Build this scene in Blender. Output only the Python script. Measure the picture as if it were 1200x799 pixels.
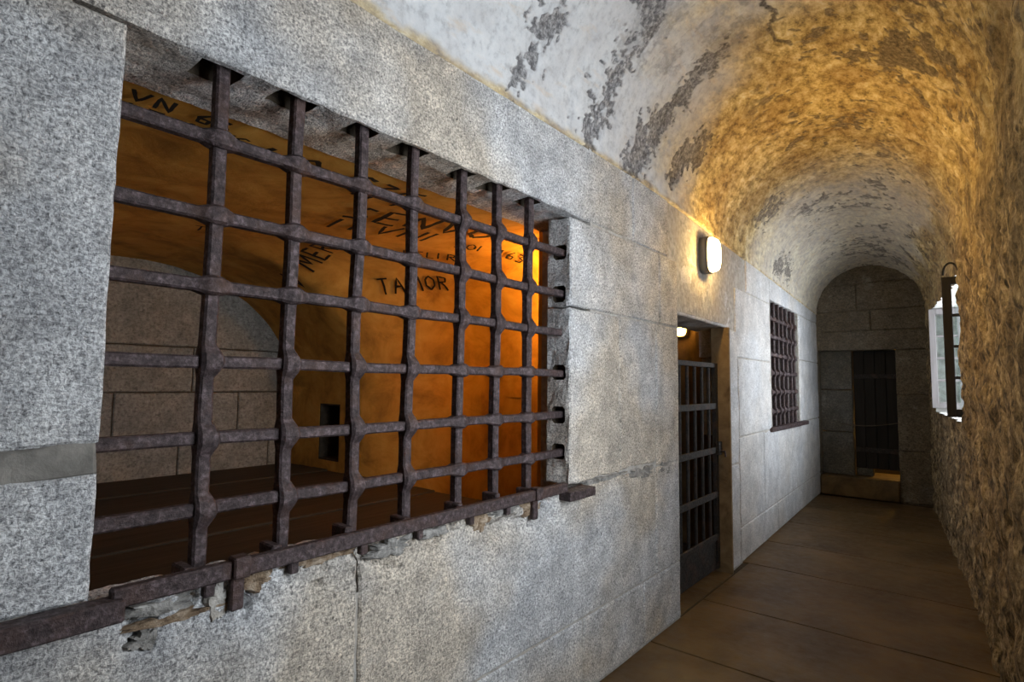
import bpy, bmesh, math, random
import numpy as np
from mathutils import Vector, Matrix, noise
from math import sin, cos, pi, radians, sqrt

for o in list(bpy.data.objects):
    bpy.data.objects.remove(o)
S = bpy.context.scene
COL = S.collection
random.seed(7)

# ------------------------------------------------------------------ camera
CZ = 1.40
YAW, PITCH, ROLL = radians(39.539), radians(4.232), radians(0.679)
fw = Vector((-sin(YAW) * cos(PITCH), cos(YAW) * cos(PITCH), sin(PITCH)))
rt = Vector((cos(YAW), sin(YAW), 0))
up = rt.cross(fw)
rt2 = rt * cos(ROLL) + up * sin(ROLL)
up2 = -rt * sin(ROLL) + up * cos(ROLL)
cam_d = bpy.data.cameras.new('camera')
cam_d.sensor_width = 36.0
cam_d.lens = 650.0 / 1200.0 * 36.0
cam_d.clip_start = 0.02
cam = bpy.data.objects.new('camera', cam_d)
COL.objects.link(cam)
M = Matrix((rt2, up2, -fw)).transposed().to_4x4()
M.translation = Vector((1.40, 0, CZ))
cam.matrix_world = M
S.camera = cam

# ------------------------------------------------------------------ world, exposure
SKY = 13.5
w = bpy.data.worlds.new('overcast_sky')
S.world = w
w.use_nodes = True
bg = w.node_tree.nodes['Background']
bg.inputs[0].default_value = (0.85, 0.925, 1.0, 1)
bg.inputs[1].default_value = SKY
vs = S.view_settings
vs.view_transform = 'Standard'
vs.look = 'None'
vs.gamma = 1.0
vs.use_curve_mapping = False
vs.exposure = 0.0

WIN_FAR = (4.97, 7.15, 1.15, 2.20)     # openings in the right wall: y0, y1, z0, z1
WIN_NEAR = (0.95, 2.28, 1.05, 2.30)
XOUT = 2.15
def portal(name, win):
    l = bpy.data.lights.new(name, 'AREA')
    l.shape = 'RECTANGLE'
    l.size = win[3] - win[2]
    l.size_y = win[1] - win[0]
    l.cycles.is_portal = True
    o = bpy.data.objects.new(name, l)
    COL.objects.link(o)
    o.location = (XOUT - 0.02, (win[0] + win[1]) / 2, (win[2] + win[3]) / 2)
    o.rotation_euler = (0, radians(90), 0)
portal('window_daylight', WIN_FAR)
portal('window_daylight', WIN_NEAR)

LAMP_L = 165.0
LAMP_C = (1.0, 0.64, 0.21)
CELL_L = 165.0
CELL_C = (1.0, 0.48, 0.085)

# ------------------------------------------------------------------ node helpers
class NT:
    def __init__(s, name):
        s.m = bpy.data.materials.new(name)
        s.m.use_nodes = True
        s.t = s.m.node_tree
        s.b = s.t.nodes['Principled BSDF']
        g = s.t.nodes.new('ShaderNodeNewGeometry')
        s.pos = g.outputs['Position']
    def n(s, typ, **kw):
        x = s.t.nodes.new(typ)
        for k, v in kw.items():
            setattr(x, k, v)
        return x
    def l(s, a, b):
        s.t.links.new(a, b)
    def mapping(s, scale=(1, 1, 1), rot=(0, 0, 0), src=None):
        m = s.n('ShaderNodeMapping')
        m.inputs['Scale'].default_value = scale
        m.inputs['Rotation'].default_value = rot
        s.l(src or s.pos, m.inputs['Vector'])
        return m.outputs[0]
    def noise(s, scale, detail=4, rough=0.55, vec=None, dist=0.0):
        x = s.n('ShaderNodeTexNoise')
        x.inputs['Scale'].default_value = scale
        x.inputs['Detail'].default_value = detail
        x.inputs['Roughness'].default_value = rough
        x.inputs['Distortion'].default_value = dist
        s.l(vec or s.pos, x.inputs['Vector'])
        return x.outputs['Fac']
    def voro(s, scale, vec=None, feature='F1'):
        x = s.n('ShaderNodeTexVoronoi', feature=feature)
        x.inputs['Scale'].default_value = scale
        s.l(vec or s.pos, x.inputs['Vector'])
        return x.outputs['Distance']
    def ramp(s, fac, stops):
        r = s.n('ShaderNodeValToRGB')
        e = r.color_ramp.elements
        while len(e) < len(stops):
            e.new(0.5)
        for k, (p, c) in enumerate(stops):
            e[k].position = p
            e[k].color = (c, c, c, 1) if not hasattr(c, '__len__') else (c[0], c[1], c[2], 1)
        s.l(fac, r.inputs[0])
        return r.outputs[0]
    def mix(s, fac, a, b, mode='MIX'):
        x = s.n('ShaderNodeMix', data_type='RGBA', blend_type=mode)
        for sock, v in ((x.inputs['Factor'], fac), (x.inputs['A'], a), (x.inputs['B'], b)):
            if isinstance(v, (int, float)):
                sock.default_value = v if sock.type == 'VALUE' else (v, v, v, 1)
            elif isinstance(v, tuple):
                sock.default_value = (*v, 1)
            else:
                s.l(v, sock)
        return x.outputs['Result']
    def math(s, op, a, b=0.0):
        x = s.n('ShaderNodeMath', operation=op)
        for k, v in enumerate((a, b)):
            if isinstance(v, (int, float)):
                x.inputs[k].default_value = v
            else:
                s.l(v, x.inputs[k])
        return x.outputs[0]
    def attr(s, name):
        a = s.n('ShaderNodeAttribute', attribute_name=name)
        return a.outputs['Fac']
    def bump(s, h, dist, strength=1.0, prev=None):
        b = s.n('ShaderNodeBump')
        b.inputs['Distance'].default_value = dist
        b.inputs['Strength'].default_value = strength
        s.l(h, b.inputs['Height'])
        if prev:
            s.l(prev, b.inputs['Normal'])
        s.l(b.outputs[0], s.b.inputs['Normal'])
        return b.outputs[0]
    def out(s, col, rough=0.8, metal=0.0, spec=0.3):
        if isinstance(col, tuple):
            s.b.inputs['Base Color'].default_value = (*col, 1)
        else:
            s.l(col, s.b.inputs['Base Color'])
        if isinstance(rough, (int, float)):
            s.b.inputs['Roughness'].default_value = rough
        else:
            s.l(rough, s.b.inputs['Roughness'])
        s.b.inputs['Metallic'].default_value = metal
        s.b.inputs['Specular IOR Level'].default_value = spec
        return s.m

def stone_mat(name, dark, mid, light, warm, warm_amt=0.5, bump=0.006, grain=1.0):
    t = NT(name)
    big = t.noise(1.3, 3, 0.5)
    med = t.noise(9, 5, 0.6)
    v = t.mapping((80 * grain, 70 * grain, 150 * grain), (radians(28), 0, 0))
    peck = t.noise(1.0, 3, 0.62, v, 1.2)
    v2 = t.mapping((80 * grain, 150 * grain, 90 * grain), (radians(-35), 0, 0))
    peck2 = t.noise(1.0, 3, 0.65, v2, 0.8)
    g = t.noise(130 * grain, 3, 0.6)
    pk = t.math('MULTIPLY', t.math('ADD', peck, peck2), 0.5)
    h = t.math('ADD', t.math('MULTIPLY', pk, 0.75), t.math('MULTIPLY', g, 0.25))
    c = t.ramp(h, [(0.37, dark), (0.48, mid), (0.58, light)])
    c = t.mix(t.ramp(med, [(0.32, 0.75), (0.6, 0.0)]), c, t.mix(0.55, c, dark))
    bl = t.noise(3.0, 4, 0.62, None, 0.6)
    c = t.mix(t.ramp(bl, [(0.36, 0.6), (0.56, 0.0)]), c, t.mix(1.0, c, (0.66, 0.68, 0.71), 'MULTIPLY'))
    wm = t.ramp(big, [(0.42, 0.0), (0.58, warm_amt)])
    c = t.mix(wm, c, t.mix(1.0, c, warm, 'MULTIPLY'))
    st = t.noise(3.2, 6, 0.7, None, 0.8)
    c = t.mix(t.ramp(st, [(0.60, 0.0), (0.70, 0.45)]), c, t.mix(0.5, c, (0.55, 0.53, 0.50)))
    t.bump(h, bump, 0.9, t.bump(med, 0.012, 0.6))
    return t.out(c, 0.75, spec=0.35)

M_STONE = stone_mat('grey_pecked_stone', (0.10, 0.10, 0.105), (0.44, 0.44, 0.445), (0.84, 0.84, 0.84), (1.0, 0.86, 0.68), 0.85, 0.010)
M_FARSTONE = stone_mat('smooth_grey_stone', (0.28, 0.275, 0.28), (0.54, 0.54, 0.55), (0.74, 0.74, 0.75), (0.97, 0.89, 0.79), 0.5, 0.004, 0.7)
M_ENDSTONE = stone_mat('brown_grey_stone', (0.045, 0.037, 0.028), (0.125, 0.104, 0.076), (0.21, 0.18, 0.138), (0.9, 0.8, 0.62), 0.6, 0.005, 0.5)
M_DARKSTONE = stone_mat('dark_stone', (0.04, 0.04, 0.036), (0.09, 0.085, 0.075), (0.15, 0.14, 0.12), (0.9, 0.8, 0.62), 0.6, 0.005, 0.5)  # darker, browner stone for the doorway infill and sill block
M_CELLSTONE = stone_mat('cell_sandstone', (0.11, 0.105, 0.092), (0.235, 0.225, 0.20), (0.33, 0.32, 0.29), (0.95, 0.88, 0.76), 0.6, 0.003, 0.4)

def mortar_mat():
    t = NT('lime_mortar')
    a = t.noise(28, 6, 0.65)
    b = t.noise(5, 4, 0.6)
    c = t.ramp(a, [(0.3, (0.23, 0.22, 0.20)), (0.55, (0.44, 0.42, 0.39)), (0.75, (0.62, 0.59, 0.54))])
    c = t.mix(t.ramp(b, [(0.4, 0.0), (0.65, 0.6)]), c, (0.36, 0.31, 0.25))
    t.bump(a, 0.01, 1.0)
    return t.out(c, 0.9)
M_MORTAR = mortar_mat()

def vault_mat():
    """one plaster for vault and right wall: white to ochre on the vault, crumbling brown on the right"""
    t = NT('peeling_plaster')
    peel = t.attr('peel'); och = t.attr('ochre'); rw = t.attr('brown')
    fine = t.noise(24, 7, 0.68)
    med = t.noise(5.0, 5, 0.62)
    stre = t.noise(1.0, 5, 0.65, t.mapping((14, 4, 14)))
    c = t.ramp(fine, [(0.28, (0.36, 0.36, 0.37)), (0.48, (0.60, 0.61, 0.62)), (0.7, (0.70, 0.70, 0.70))])
    c = t.mix(t.ramp(med, [(0.42, 0.0), (0.62, 0.6)]), c, t.mix(0.6, c, (0.46, 0.44, 0.44)))
    c = t.mix(t.ramp(stre, [(0.56, 0.0), (0.70, 0.55)]), c, (0.60, 0.48, 0.36))
    of = t.noise(1.0, 9, 0.75, t.mapping((19, 12, 19)))
    oc = t.ramp(of, [(0.34, (0.13, 0.085, 0.035)), (0.43, (0.36, 0.255, 0.10)), (0.51, (0.60, 0.45, 0.19)), (0.59, (0.77, 0.64, 0.35)), (0.68, (0.86, 0.79, 0.60))])
    ob = t.noise(3.1, 4, 0.6)
    oc = t.mix(t.ramp(ob, [(0.40, 0.75), (0.58, 0.0)]), oc, t.mix(1.0, oc, (0.60, 0.50, 0.40), 'MULTIPLY'))
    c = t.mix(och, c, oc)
    exn = t.noise(42, 6, 0.75)
    ex = t.ramp(exn, [(0.32, (0.03, 0.03, 0.033)), (0.48, (0.20, 0.195, 0.20)), (0.62, (0.52, 0.51, 0.51))])
    exo = t.ramp(exn, [(0.32, (0.035, 0.025, 0.015)), (0.5, (0.19, 0.14, 0.08)), (0.68, (0.42, 0.33, 0.21))])
    c = t.mix(t.ramp(peel, [(0.25, 0.0), (0.65, 0.94)]), c, t.mix(och, ex, exo))
    # the right-hand wall
    rf = t.noise(1.0, 9, 0.74, t.mapping((24, 22, 17)))
    rm = t.noise(1.0, 5, 0.62, t.mapping((7, 7, 3)), 0.4)
    rc = t.ramp(rf, [(0.37, (0.028, 0.019, 0.010)), (0.45, (0.16, 0.115, 0.060)), (0.54, (0.36, 0.27, 0.148)), (0.64, (0.58, 0.47, 0.31))])
    rc = t.mix(t.ramp(rm, [(0.42, 0.0), (0.58, 0.95)]), rc, t.mix(1.0, rc, (0.46, 0.42, 0.38), 'MULTIPLY'))
    pit = t.voro(24, t.mapping((1, 1, 0.40)))
    pm = t.math('MULTIPLY', t.ramp(pit, [(0.18, 1.0), (0.30, 0.0)]), t.ramp(t.noise(9, 3, 0.6), [(0.46, 0.0), (0.56, 1.0)]))
    rc = t.mix(pm, rc, (0.03, 0.022, 0.014))
    rc = t.mix(t.ramp(peel, [(0.30, 0.0), (0.65, 0.7)]), rc, exo)
    c = t.mix(rw, c, rc)
    h = t.math('ADD', t.math('MULTIPLY', fine, 0.5), t.math('MULTIPLY', exn, t.math('ADD', t.math('MULTIPLY', peel, 1.1), 0.15)))
    h = t.math('ADD', h, t.math('MULTIPLY', of, t.math('MULTIPLY', och, 0.9)))
    hr = t.math('SUBTRACT', t.math('ADD', t.math('MULTIPLY', rf, 1.3), rm), t.math('MULTIPLY', pm, 0.8))
    h = t.math('ADD', h, t.math('MULTIPLY', hr, t.math('MULTIPLY', rw, 0.4)))
    t.bump(h, 0.013, 0.9)
    return t.out(c, 0.72, spec=0.32)
M_VAULT = vault_mat()

def plaster_mat(name, a, b, c3, scale=6, bump=0.006):
    t = NT(name)
    n1 = t.noise(scale, 6, 0.65, None, 0.5)
    n2 = t.noise(scale * 6, 4, 0.6)
    c = t.ramp(n1, [(0.3, a), (0.5, b), (0.72, c3)])
    t.bump(t.math('ADD', n1, t.math('MULTIPLY', n2, 0.3)), bump, 0.8)
    return t.out(c, 0.8, spec=0.25)
M_REVEAL = plaster_mat('pale_reveal_plaster', (0.16, 0.15, 0.135), (0.36, 0.345, 0.32), (0.52, 0.51, 0.49))
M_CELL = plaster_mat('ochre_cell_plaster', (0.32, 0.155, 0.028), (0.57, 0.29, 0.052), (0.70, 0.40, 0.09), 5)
M_DARKCELL = plaster_mat('dark_ochre_plaster', (0.05, 0.032, 0.015), (0.11, 0.07, 0.03), (0.17, 0.11, 0.05), 4)  # dark brown ochre for the passage walls and end step
M_JAMB = plaster_mat('brown_jamb_stone', (0.10, 0.065, 0.032), (0.20, 0.135, 0.07), (0.28, 0.20, 0.11), 7)
M_CEMENT = plaster_mat('grey_cement', (0.12, 0.112, 0.10), (0.19, 0.178, 0.16), (0.28, 0.262, 0.235), 16, 0.006)
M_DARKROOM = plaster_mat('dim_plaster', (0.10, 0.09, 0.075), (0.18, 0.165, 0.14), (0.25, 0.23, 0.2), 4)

def floor_mat():
    t = NT('worn_floor_slab')
    n1 = t.noise(2.2, 6, 0.6, None, 0.4)
    n2 = t.noise(16, 6, 0.65)
    n3 = t.noise(1.0, 4, 0.6, t.mapping((3, 12, 1)))
    c = t.ramp(n1, [(0.3, (0.055, 0.031, 0.011)), (0.5, (0.110, 0.067, 0.025)), (0.7, (0.185, 0.121, 0.053))])
    c = t.mix(t.ramp(n2, [(0.38, 0.5), (0.6, 0.0)]), c, (0.07, 0.046, 0.025))
    c = t.mix(t.ramp(n3, [(0.55, 0.0), (0.7, 0.4)]), c, (0.14, 0.082, 0.043))
    t.bump(t.math('ADD', t.math('MULTIPLY', n1, 0.7), t.math('MULTIPLY', n2, 0.4)), 0.010, 0.6)
    return t.out(c, t.ramp(n2, [(0.3, 0.38), (0.7, 0.62)]), spec=0.45)
M_FLOOR = floor_mat()
M_JOINT_SHADE = plaster_mat('joint_dirt_and_shade', (0.03, 0.022, 0.014), (0.05, 0.037, 0.024), (0.08, 0.06, 0.04), 20)  # dirt in the joints; also painted shade in niche and bar sockets

def iron_mat(name, a, b, c3, rough=0.55, metal=0.35):
    t = NT(name)
    n1 = t.noise(60, 6, 0.7)
    n2 = t.noise(9, 4, 0.6)
    c = t.ramp(n1, [(0.3, a), (0.52, b), (0.72, c3)])
    c = t.mix(t.ramp(n2, [(0.5, 0.0), (0.68, 0.55)]), c, (0.085, 0.043, 0.03))
    t.bump(t.math('ADD', n1, n2), 0.006, 0.9)
    return t.out(c, t.ramp(n1, [(0.3, rough + 0.15), (0.7, rough - 0.12)]), metal, 0.5)
M_IRON = iron_mat('wrought_iron', (0.018, 0.012, 0.012), (0.062, 0.043, 0.044), (0.18, 0.135, 0.145))
M_GATE = iron_mat('blackened_iron', (0.006, 0.005, 0.0045), (0.017, 0.015, 0.014), (0.04, 0.036, 0.033), 0.7, 0.1)

def wood_mat(name, a, b, along='Y', rough=0.7):
    t = NT(name)
    sc = {'Y': (30, 2.0, 30), 'X': (2.0, 30, 30), 'Z': (30, 30, 2.0)}[along]
    n1 = t.noise(1.0, 5, 0.65, t.mapping(sc), 0.6)
    c = t.ramp(n1, [(0.3, a), (0.7, b)])
    t.bump(n1, 0.003, 0.7)
    return t.out(c, rough, spec=0.3)
M_PLANK = wood_mat('dark_bed_planks', (0.022, 0.016, 0.010), (0.055, 0.040, 0.025))
M_DOORWOOD = wood_mat('black_door_wood', (0.006, 0.005, 0.004), (0.016, 0.013, 0.011), 'Z')
M_SASH = wood_mat('pale_grey_paint', (0.15, 0.14, 0.14), (0.22, 0.205, 0.21), 'Z', 0.55)
M_SASHSHADE = wood_mat('backlit_sash_shade', (0.012, 0.010, 0.010), (0.022, 0.019, 0.018), 'Z', 0.6)  # near leaf of the same window, its backlit shade put into the colour
t = NT('black_paint'); M_INK = t.out((0.012, 0.010, 0.008), 0.8)
t = NT('lamp_housing'); t.bump(t.noise(90, 3), 0.001); M_HOUSING = t.out((0.16, 0.15, 0.14), 0.45, spec=0.5)
t = NT('hemp_rope'); t.bump(t.noise(200, 3), 0.002); M_ROPE = t.out((0.10, 0.08, 0.06), 0.9)

def emit_mat(name, col, strength):
    t = NT(name)
    t.b.inputs['Base Color'].default_value = (0.8, 0.8, 0.78, 1)
    t.b.inputs['Emission Color'].default_value = (*col, 1)
    t.b.inputs['Emission Strength'].default_value = strength
    return t.m
M_LAMP = emit_mat('lit_diffuser', LAMP_C, LAMP_L)
M_DIMLAMP = emit_mat('dim_amber_diffuser', CELL_C, 70.0)
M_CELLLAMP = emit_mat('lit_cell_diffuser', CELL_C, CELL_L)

def glass_mat():
    t = NT('window_glass')
    tr = t.n('ShaderNodeBsdfTransparent')
    tr.inputs[0].default_value = (0.90, 0.94, 0.93, 1)
    gl = t.n('ShaderNodeBsdfGlossy')
    gl.inputs['Roughness'].default_value = 0.03
    fr = t.n('ShaderNodeFresnel')
    fr.inputs[0].default_value = 1.5
    mx = t.n('ShaderNodeMixShader')
    t.l(fr.outputs[0], mx.inputs[0]); t.l(tr.outputs[0], mx.inputs[1]); t.l(gl.outputs[0], mx.inputs[2])
    t.l(mx.outputs[0], t.t.nodes['Material Output'].inputs['Surface'])
    return t.m
M_GLASS = glass_mat()

# ------------------------------------------------------------------ object helpers
def mesh_obj(name, verts, faces, mats, parent=None, smooth=False, matidx=None, loc=None):
    if loc is None:
        a = np.array(verts, dtype=float)
        loc = tuple((a.min(0) + a.max(0)) / 2)
    base = parent.location if parent else Vector((0, 0, 0))
    p2 = parent.parent if parent else None
    if p2:
        base = base + p2.location
    me = bpy.data.meshes.new(name)
    me.from_pydata([(v[0] - loc[0], v[1] - loc[1], v[2] - loc[2]) for v in verts], [], faces)
    for m in (mats if isinstance(mats, (list, tuple)) else [mats]):
        me.materials.append(m)
    if matidx:
        me.polygons.foreach_set('material_index', matidx)
    if smooth:
        me.polygons.foreach_set('use_smooth', [True] * len(me.polygons))
    me.update()
    o = bpy.data.objects.new(name, me)
    COL.objects.link(o)
    if parent:
        o.parent = parent
    o.location = Vector(loc) - base
    return o

def empty(name, loc):
    o = bpy.data.objects.new(name, None)
    o.empty_display_size = 0.1
    COL.objects.link(o)
    o.location = loc
    return o

def tag(o, label=None, cat=None, group=None, kind=None):
    if label: o['label'] = label
    if cat: o['category'] = cat
    if group: o['group'] = group
    if kind: o['kind'] = kind
    return o

class MB:
    def __init__(s):
        s.v, s.f = [], []
    def add(s, v, f):
        k = len(s.v)
        s.v += [tuple(p) for p in v]
        s.f += [tuple(i + k for i in q) for q in f]
        return s
    def box(s, a, b, bev=0.0):
        x0, y0, z0 = a; x1, y1, z1 = b
        if bev <= 0:
            s.add([(x0, y0, z0), (x1, y0, z0), (x1, y1, z0), (x0, y1, z0), (x0, y0, z1), (x1, y0, z1), (x1, y1, z1), (x0, y1, z1)],
                  [(0, 3, 2, 1), (4, 5, 6, 7), (0, 1, 5, 4), (1, 2, 6, 5), (2, 3, 7, 6), (3, 0, 4, 7)])
            return s
        bm = bmesh.new()
        bmesh.ops.create_cube(bm, size=1.0)
        for v in bm.verts:
            v.co = Vector(((x0 + x1) / 2 + v.co.x * (x1 - x0), (y0 + y1) / 2 + v.co.y * (y1 - y0), (z0 + z1) / 2 + v.co.z * (z1 - z0)))
        bmesh.ops.bevel(bm, geom=list(bm.edges), offset=bev, segments=1, affect='EDGES')
        bm.verts.ensure_lookup_table()
        s.add([tuple(v.co) for v in bm.verts], [tuple(v.index for v in f.verts) for f in bm.faces])
        bm.free()
        return s
    def quad(s, a, b, c, d):
        return s.add([a, b, c, d], [(0, 1, 2, 3)])
    def tube(s, pts, r, n=8):
        pts = [Vector(p) for p in pts]
        vs, fs = [], []
        for i, p in enumerate(pts):
            d = (pts[min(i + 1, len(pts) - 1)] - pts[max(i - 1, 0)]).normalized()
            a = d.orthogonal().normalized() if i == 0 else (a - d * a.dot(d)).normalized()
            b = d.cross(a)
            for k in range(n):
                vs.append(tuple(p + (a * cos(2 * pi * k / n) + b * sin(2 * pi * k / n)) * r))
        for i in range(len(pts) - 1):
            for k in range(n):
                fs.append((i * n + k, i * n + (k + 1) % n, (i + 1) * n + (k + 1) % n, (i + 1) * n + k))
        fs.append(tuple(range(n))[::-1]); fs.append(tuple((len(pts) - 1) * n + k for k in range(n)))
        return s.add(vs, fs)
    def build(s, name, mat, parent=None, smooth=False, loc=None):
        return mesh_obj(name, s.v, s.f, mat, parent, smooth, None, loc)

def fbm(p, sc, oct=4):
    return noise.fractal((p[0] * sc, p[1] * sc, p[2] * sc), 0.9, 2.1, oct)

def smooth(a, b, x):
    x = min(1, max(0, (x - a) / (b - a))); return x * x * (3 - 2 * x)
# ------------------------------------------------------------------ the corridor's plan
def xl(Y): return 0.0 if Y < 3.4 else -(Y - 3.4) * 0.034
def xr(Y): return 1.78 - 0.083 * Y if Y < 5.3 else 1.34 - 0.106 * (Y - 5.3)
def spring(Y): return 2.54 if Y < 2.7 else 2.54 - (Y - 2.7) * 0.034
Y_BACK, Y_END = -2.4, 8.30

# ------------------------------------------------------------------ left wall: mortar core and stone blocks
core = MB()
def core_seg(y0, y1, z0, z1, n=1, back=-0.46):
    ys = np.linspace(y0, y1, n + 1)
    for a, b in zip(ys[:-1], ys[1:]):
        xa, xb = xl(a) - 0.009, xl(b) - 0.009
        v = [(xa, a, z0), (xb, b, z0), (back, b, z0), (back, a, z0), (xa, a, z1), (xb, b, z1), (back, b, z1), (back, a, z1)]
        core.add(v, [(0, 1, 2, 3), (4, 7, 6, 5), (0, 4, 5, 1), (1, 5, 6, 2), (2, 6, 7, 3), (3, 7, 4, 0)])
core_seg(Y_BACK, 0.26, -0.02, 2.8, 1, -0.30)
core_seg(0.26, 2.30, -0.02, 0.78, 1, -0.30)
core_seg(0.26, 2.30, 2.24, 2.8, 1, -0.30)
core_seg(2.30, 3.0, -0.02, 2.8, 1, -0.30)
core_seg(3.0, 3.34, -0.02, 2.8)
core_seg(3.34, 4.37, 1.86, 2.8, 2)
core_seg(4.37, 5.03, -0.02, 2.8, 1, -0.15)
core_seg(5.03, 5.76, -0.02, 2.8)
core_seg(5.76, 7.08, -0.02, 0.96)
core_seg(5.76, 7.08, 2.26, 2.8)
core_seg(7.08, 8.9, -0.02, 2.8)
wall_left = core.build('wall_left', M_MORTAR, None, loc=(0, 0, 0))
tag(wall_left, 'grey pecked stone block wall pierced by barred window openings and a doorway', None, None, 'structure')

def block(y0, y1, z0, z1, mat=M_STONE, off=0.0, depth=0.06, rag=0.004, step=0.035, rough=0.004, parent=None, gap=0.004, rags=None, name='stone_block', xf=None, chip=0.0):
    """A dressed block: gridded rough front, chamfered wandering edges, flat sides.  rags: (y0,y1,z0,z1) wobble of each edge."""
    rg = rags or (rag,) * 4
    y0 += gap; y1 -= gap; z0 += gap; z1 -= gap
    c = 0.007
    ny = max(2, int((y1 - y0) / step)); nz = max(2, int((z1 - z0) / step))
    us = [0, c] + list(np.linspace(0, y1 - y0, ny + 1)[1:-1]) + [y1 - y0 - c, y1 - y0]
    ws = [0, c] + list(np.linspace(0, z1 - z0, nz + 1)[1:-1]) + [z1 - z0 - c, z1 - z0]
    nu, nw = len(us), len(ws)
    f = xf or xl
    V, F = [], []
    H, L = z1 - z0, y1 - y0
    for j, wv in enumerate(ws):
        for i, u in enumerate(us):
            Y, Z = y0 + u, z0 + wv
            # edges wander
            a0 = max(0, 1 - u / 0.12); a1 = max(0, 1 - (L - u) / 0.12)
            b0 = max(0, 1 - wv / 0.12); b1 = max(0, 1 - (H - wv) / 0.12)
            e = lambda k, s, q: (fbm((q * 7 + k * 31.7, s * 13.1, k * 3.3), 1.0, 4) * 0.7 + abs(fbm((q * 21 + k * 7, s, 5), 1.0, 2)) * 0.6)
            Yn = Y + a0 * rg[0] * abs(e(0, y0, Z)) - a1 * rg[1] * abs(e(1, y1, Z))
            Zn = Z + b0 * rg[2] * abs(e(2, z0, Y)) - b1 * rg[3] * abs(e(3, z1, Y))
            X = f(Y) + off + rough * fbm((0, Y, Z), 4, 3) + rough * 0.6 * fbm((3, Y, Z), 18, 2)
            if i in (0, nu - 1) or j in (0, nw - 1):
                X -= 0.006 + 0.004 * abs(noise.noise((Y * 20, Z * 20, 1)))
            # knocked corners and edges where the wander is strong
            k = max(a0 * rg[0], a1 * rg[1], b0 * rg[2], b1 * rg[3])
            if k > 0.008:
                X -= k * 0.8 * max(0, fbm((9, Y, Z), 9, 3))
            if chip and H - wv < 0.14 and 0.40 < Y < 2.02:
                X -= chip * (1 - (H - wv) / 0.14) ** 0.7 * max(0, 0.10 + 1.5 * fbm((4, Y, Z), 8, 5))
                X -= 0.05 * max(0, 1 - abs(Y - 0.685 - (Z - 0.86) * 0.35) / 0.016) * smooth(0.80, 0.86, Z)
            V.append((X, Yn, Zn))
    for j in range(nw - 1):
        for i in range(nu - 1):
            a = j * nu + i
            F.append((a, a + 1, a + nu + 1, a + nu))
    ring = [i for i in range(nu)] + [j * nu + nu - 1 for j in range(1, nw)] + [(nw - 1) * nu + i for i in range(nu - 2, -1, -1)] + [j * nu for j in range(nw - 2, 0, -1)]
    segs = 1 if depth < 0.1 else 6
    prev = ring
    for s in range(1, segs + 1):
        cur = []
        for q in ring:
            x, y, z = V[q]
            d = depth * s / segs
            if segs > 1 and s < segs:
                y += 0.010 * fbm((x - d, y, z), 9, 3); z += 0.010 * fbm((x - d + 5, y, z), 9, 3)
            V.append((f(y) + off - d, y, z)); cur.append(len(V) - 1)
        m = len(ring)
        for k in range(m):
            F.append((prev[k], cur[k], cur[(k + 1) % m], prev[(k + 1) % m]))
        prev = cur
    F.append(tuple(prev))
    return mesh_obj(name, V, F, mat, parent or wall_left)

D3 = 0.30
# courses of the near wall
block(-2.4, -0.6, 0, 0.33); block(-0.6, 0.55, 0, 0.33); block(0.55, 2.232, 0, 0.33); block(2.232, 2.84, 0, 0.33); block(2.84, 3.33, 0, 0.33, depth=D3)
block(-2.4, -0.7, 0.33, 0.94)
block(-0.7, 1.008, 0.33, 0.945, depth=0.09, rags=(0.004, 0.006, 0.006, 0.02), rough=0.006, chip=0.07, step=0.014)
block(1.008, 3.0, 0.33, 0.935, depth=0.09, rags=(0.006, 0.004, 0.006, 0.02), chip=0.07, step=0.014)
block(3.0, 3.33, 0.33, 0.93, depth=D3)
block(-2.4, -0.9, 0.94, 2.18)
block(-0.9, 0.36, 0.94, 1.205, depth=D3, rags=(0.004, 0.004, 0.004, 0.012)); block(-0.9, 0.36, 1.255, 2.18, depth=D3, rags=(0.004, 0.005, 0.012, 0.004))
block(-0.9, 0.361, 1.19, 1.27, M_CEMENT, -0.002, 0.28, 0.03, name='mortar_band', gap=0.0)
jamb_a = block(2.11, 2.582, 0.935, 1.75, depth=0.13, rags=(0.016, 0.004, 0.02, 0.006)); block(2.582, 3.012, 0.95, 1.75, rags=(0.004, 0.004, 0.02, 0.004))
block(3.012, 3.33, 0.93, 1.75, depth=D3)
jamb_b = block(2.11, 3.06, 1.75, 2.175, depth=0.13, rags=(0.014, 0.004, 0.004, 0.004)); block(3.06, 3.33, 1.75, 2.175, depth=D3)
block(-2.4, -0.6, 2.18, 2.56); lintel = block(-0.6, 2.733, 2.18, 2.56, depth=D3, rags=(0.004, 0.004, 0.010, 0.004)); block(2.733, 3.2, 2.175, 2.56)
# around the doorway
DO = -0.012
block(3.2, 4.56, 1.835, 2.19, M_FARSTONE, DO, D3); block(3.2, 3.86, 2.19, 2.54, M_FARSTONE, DO); block(3.86, 4.9, 2.19, 2.53, M_FARSTONE, DO)
block(4.335, 4.62, 0, 0.78, M_FARSTONE, 0.0, 0.12, rag=0.012); block(4.335, 4.62, 0.78, 1.835, M_FARSTONE, 0.0, 0.12, rag=0.010)
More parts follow.
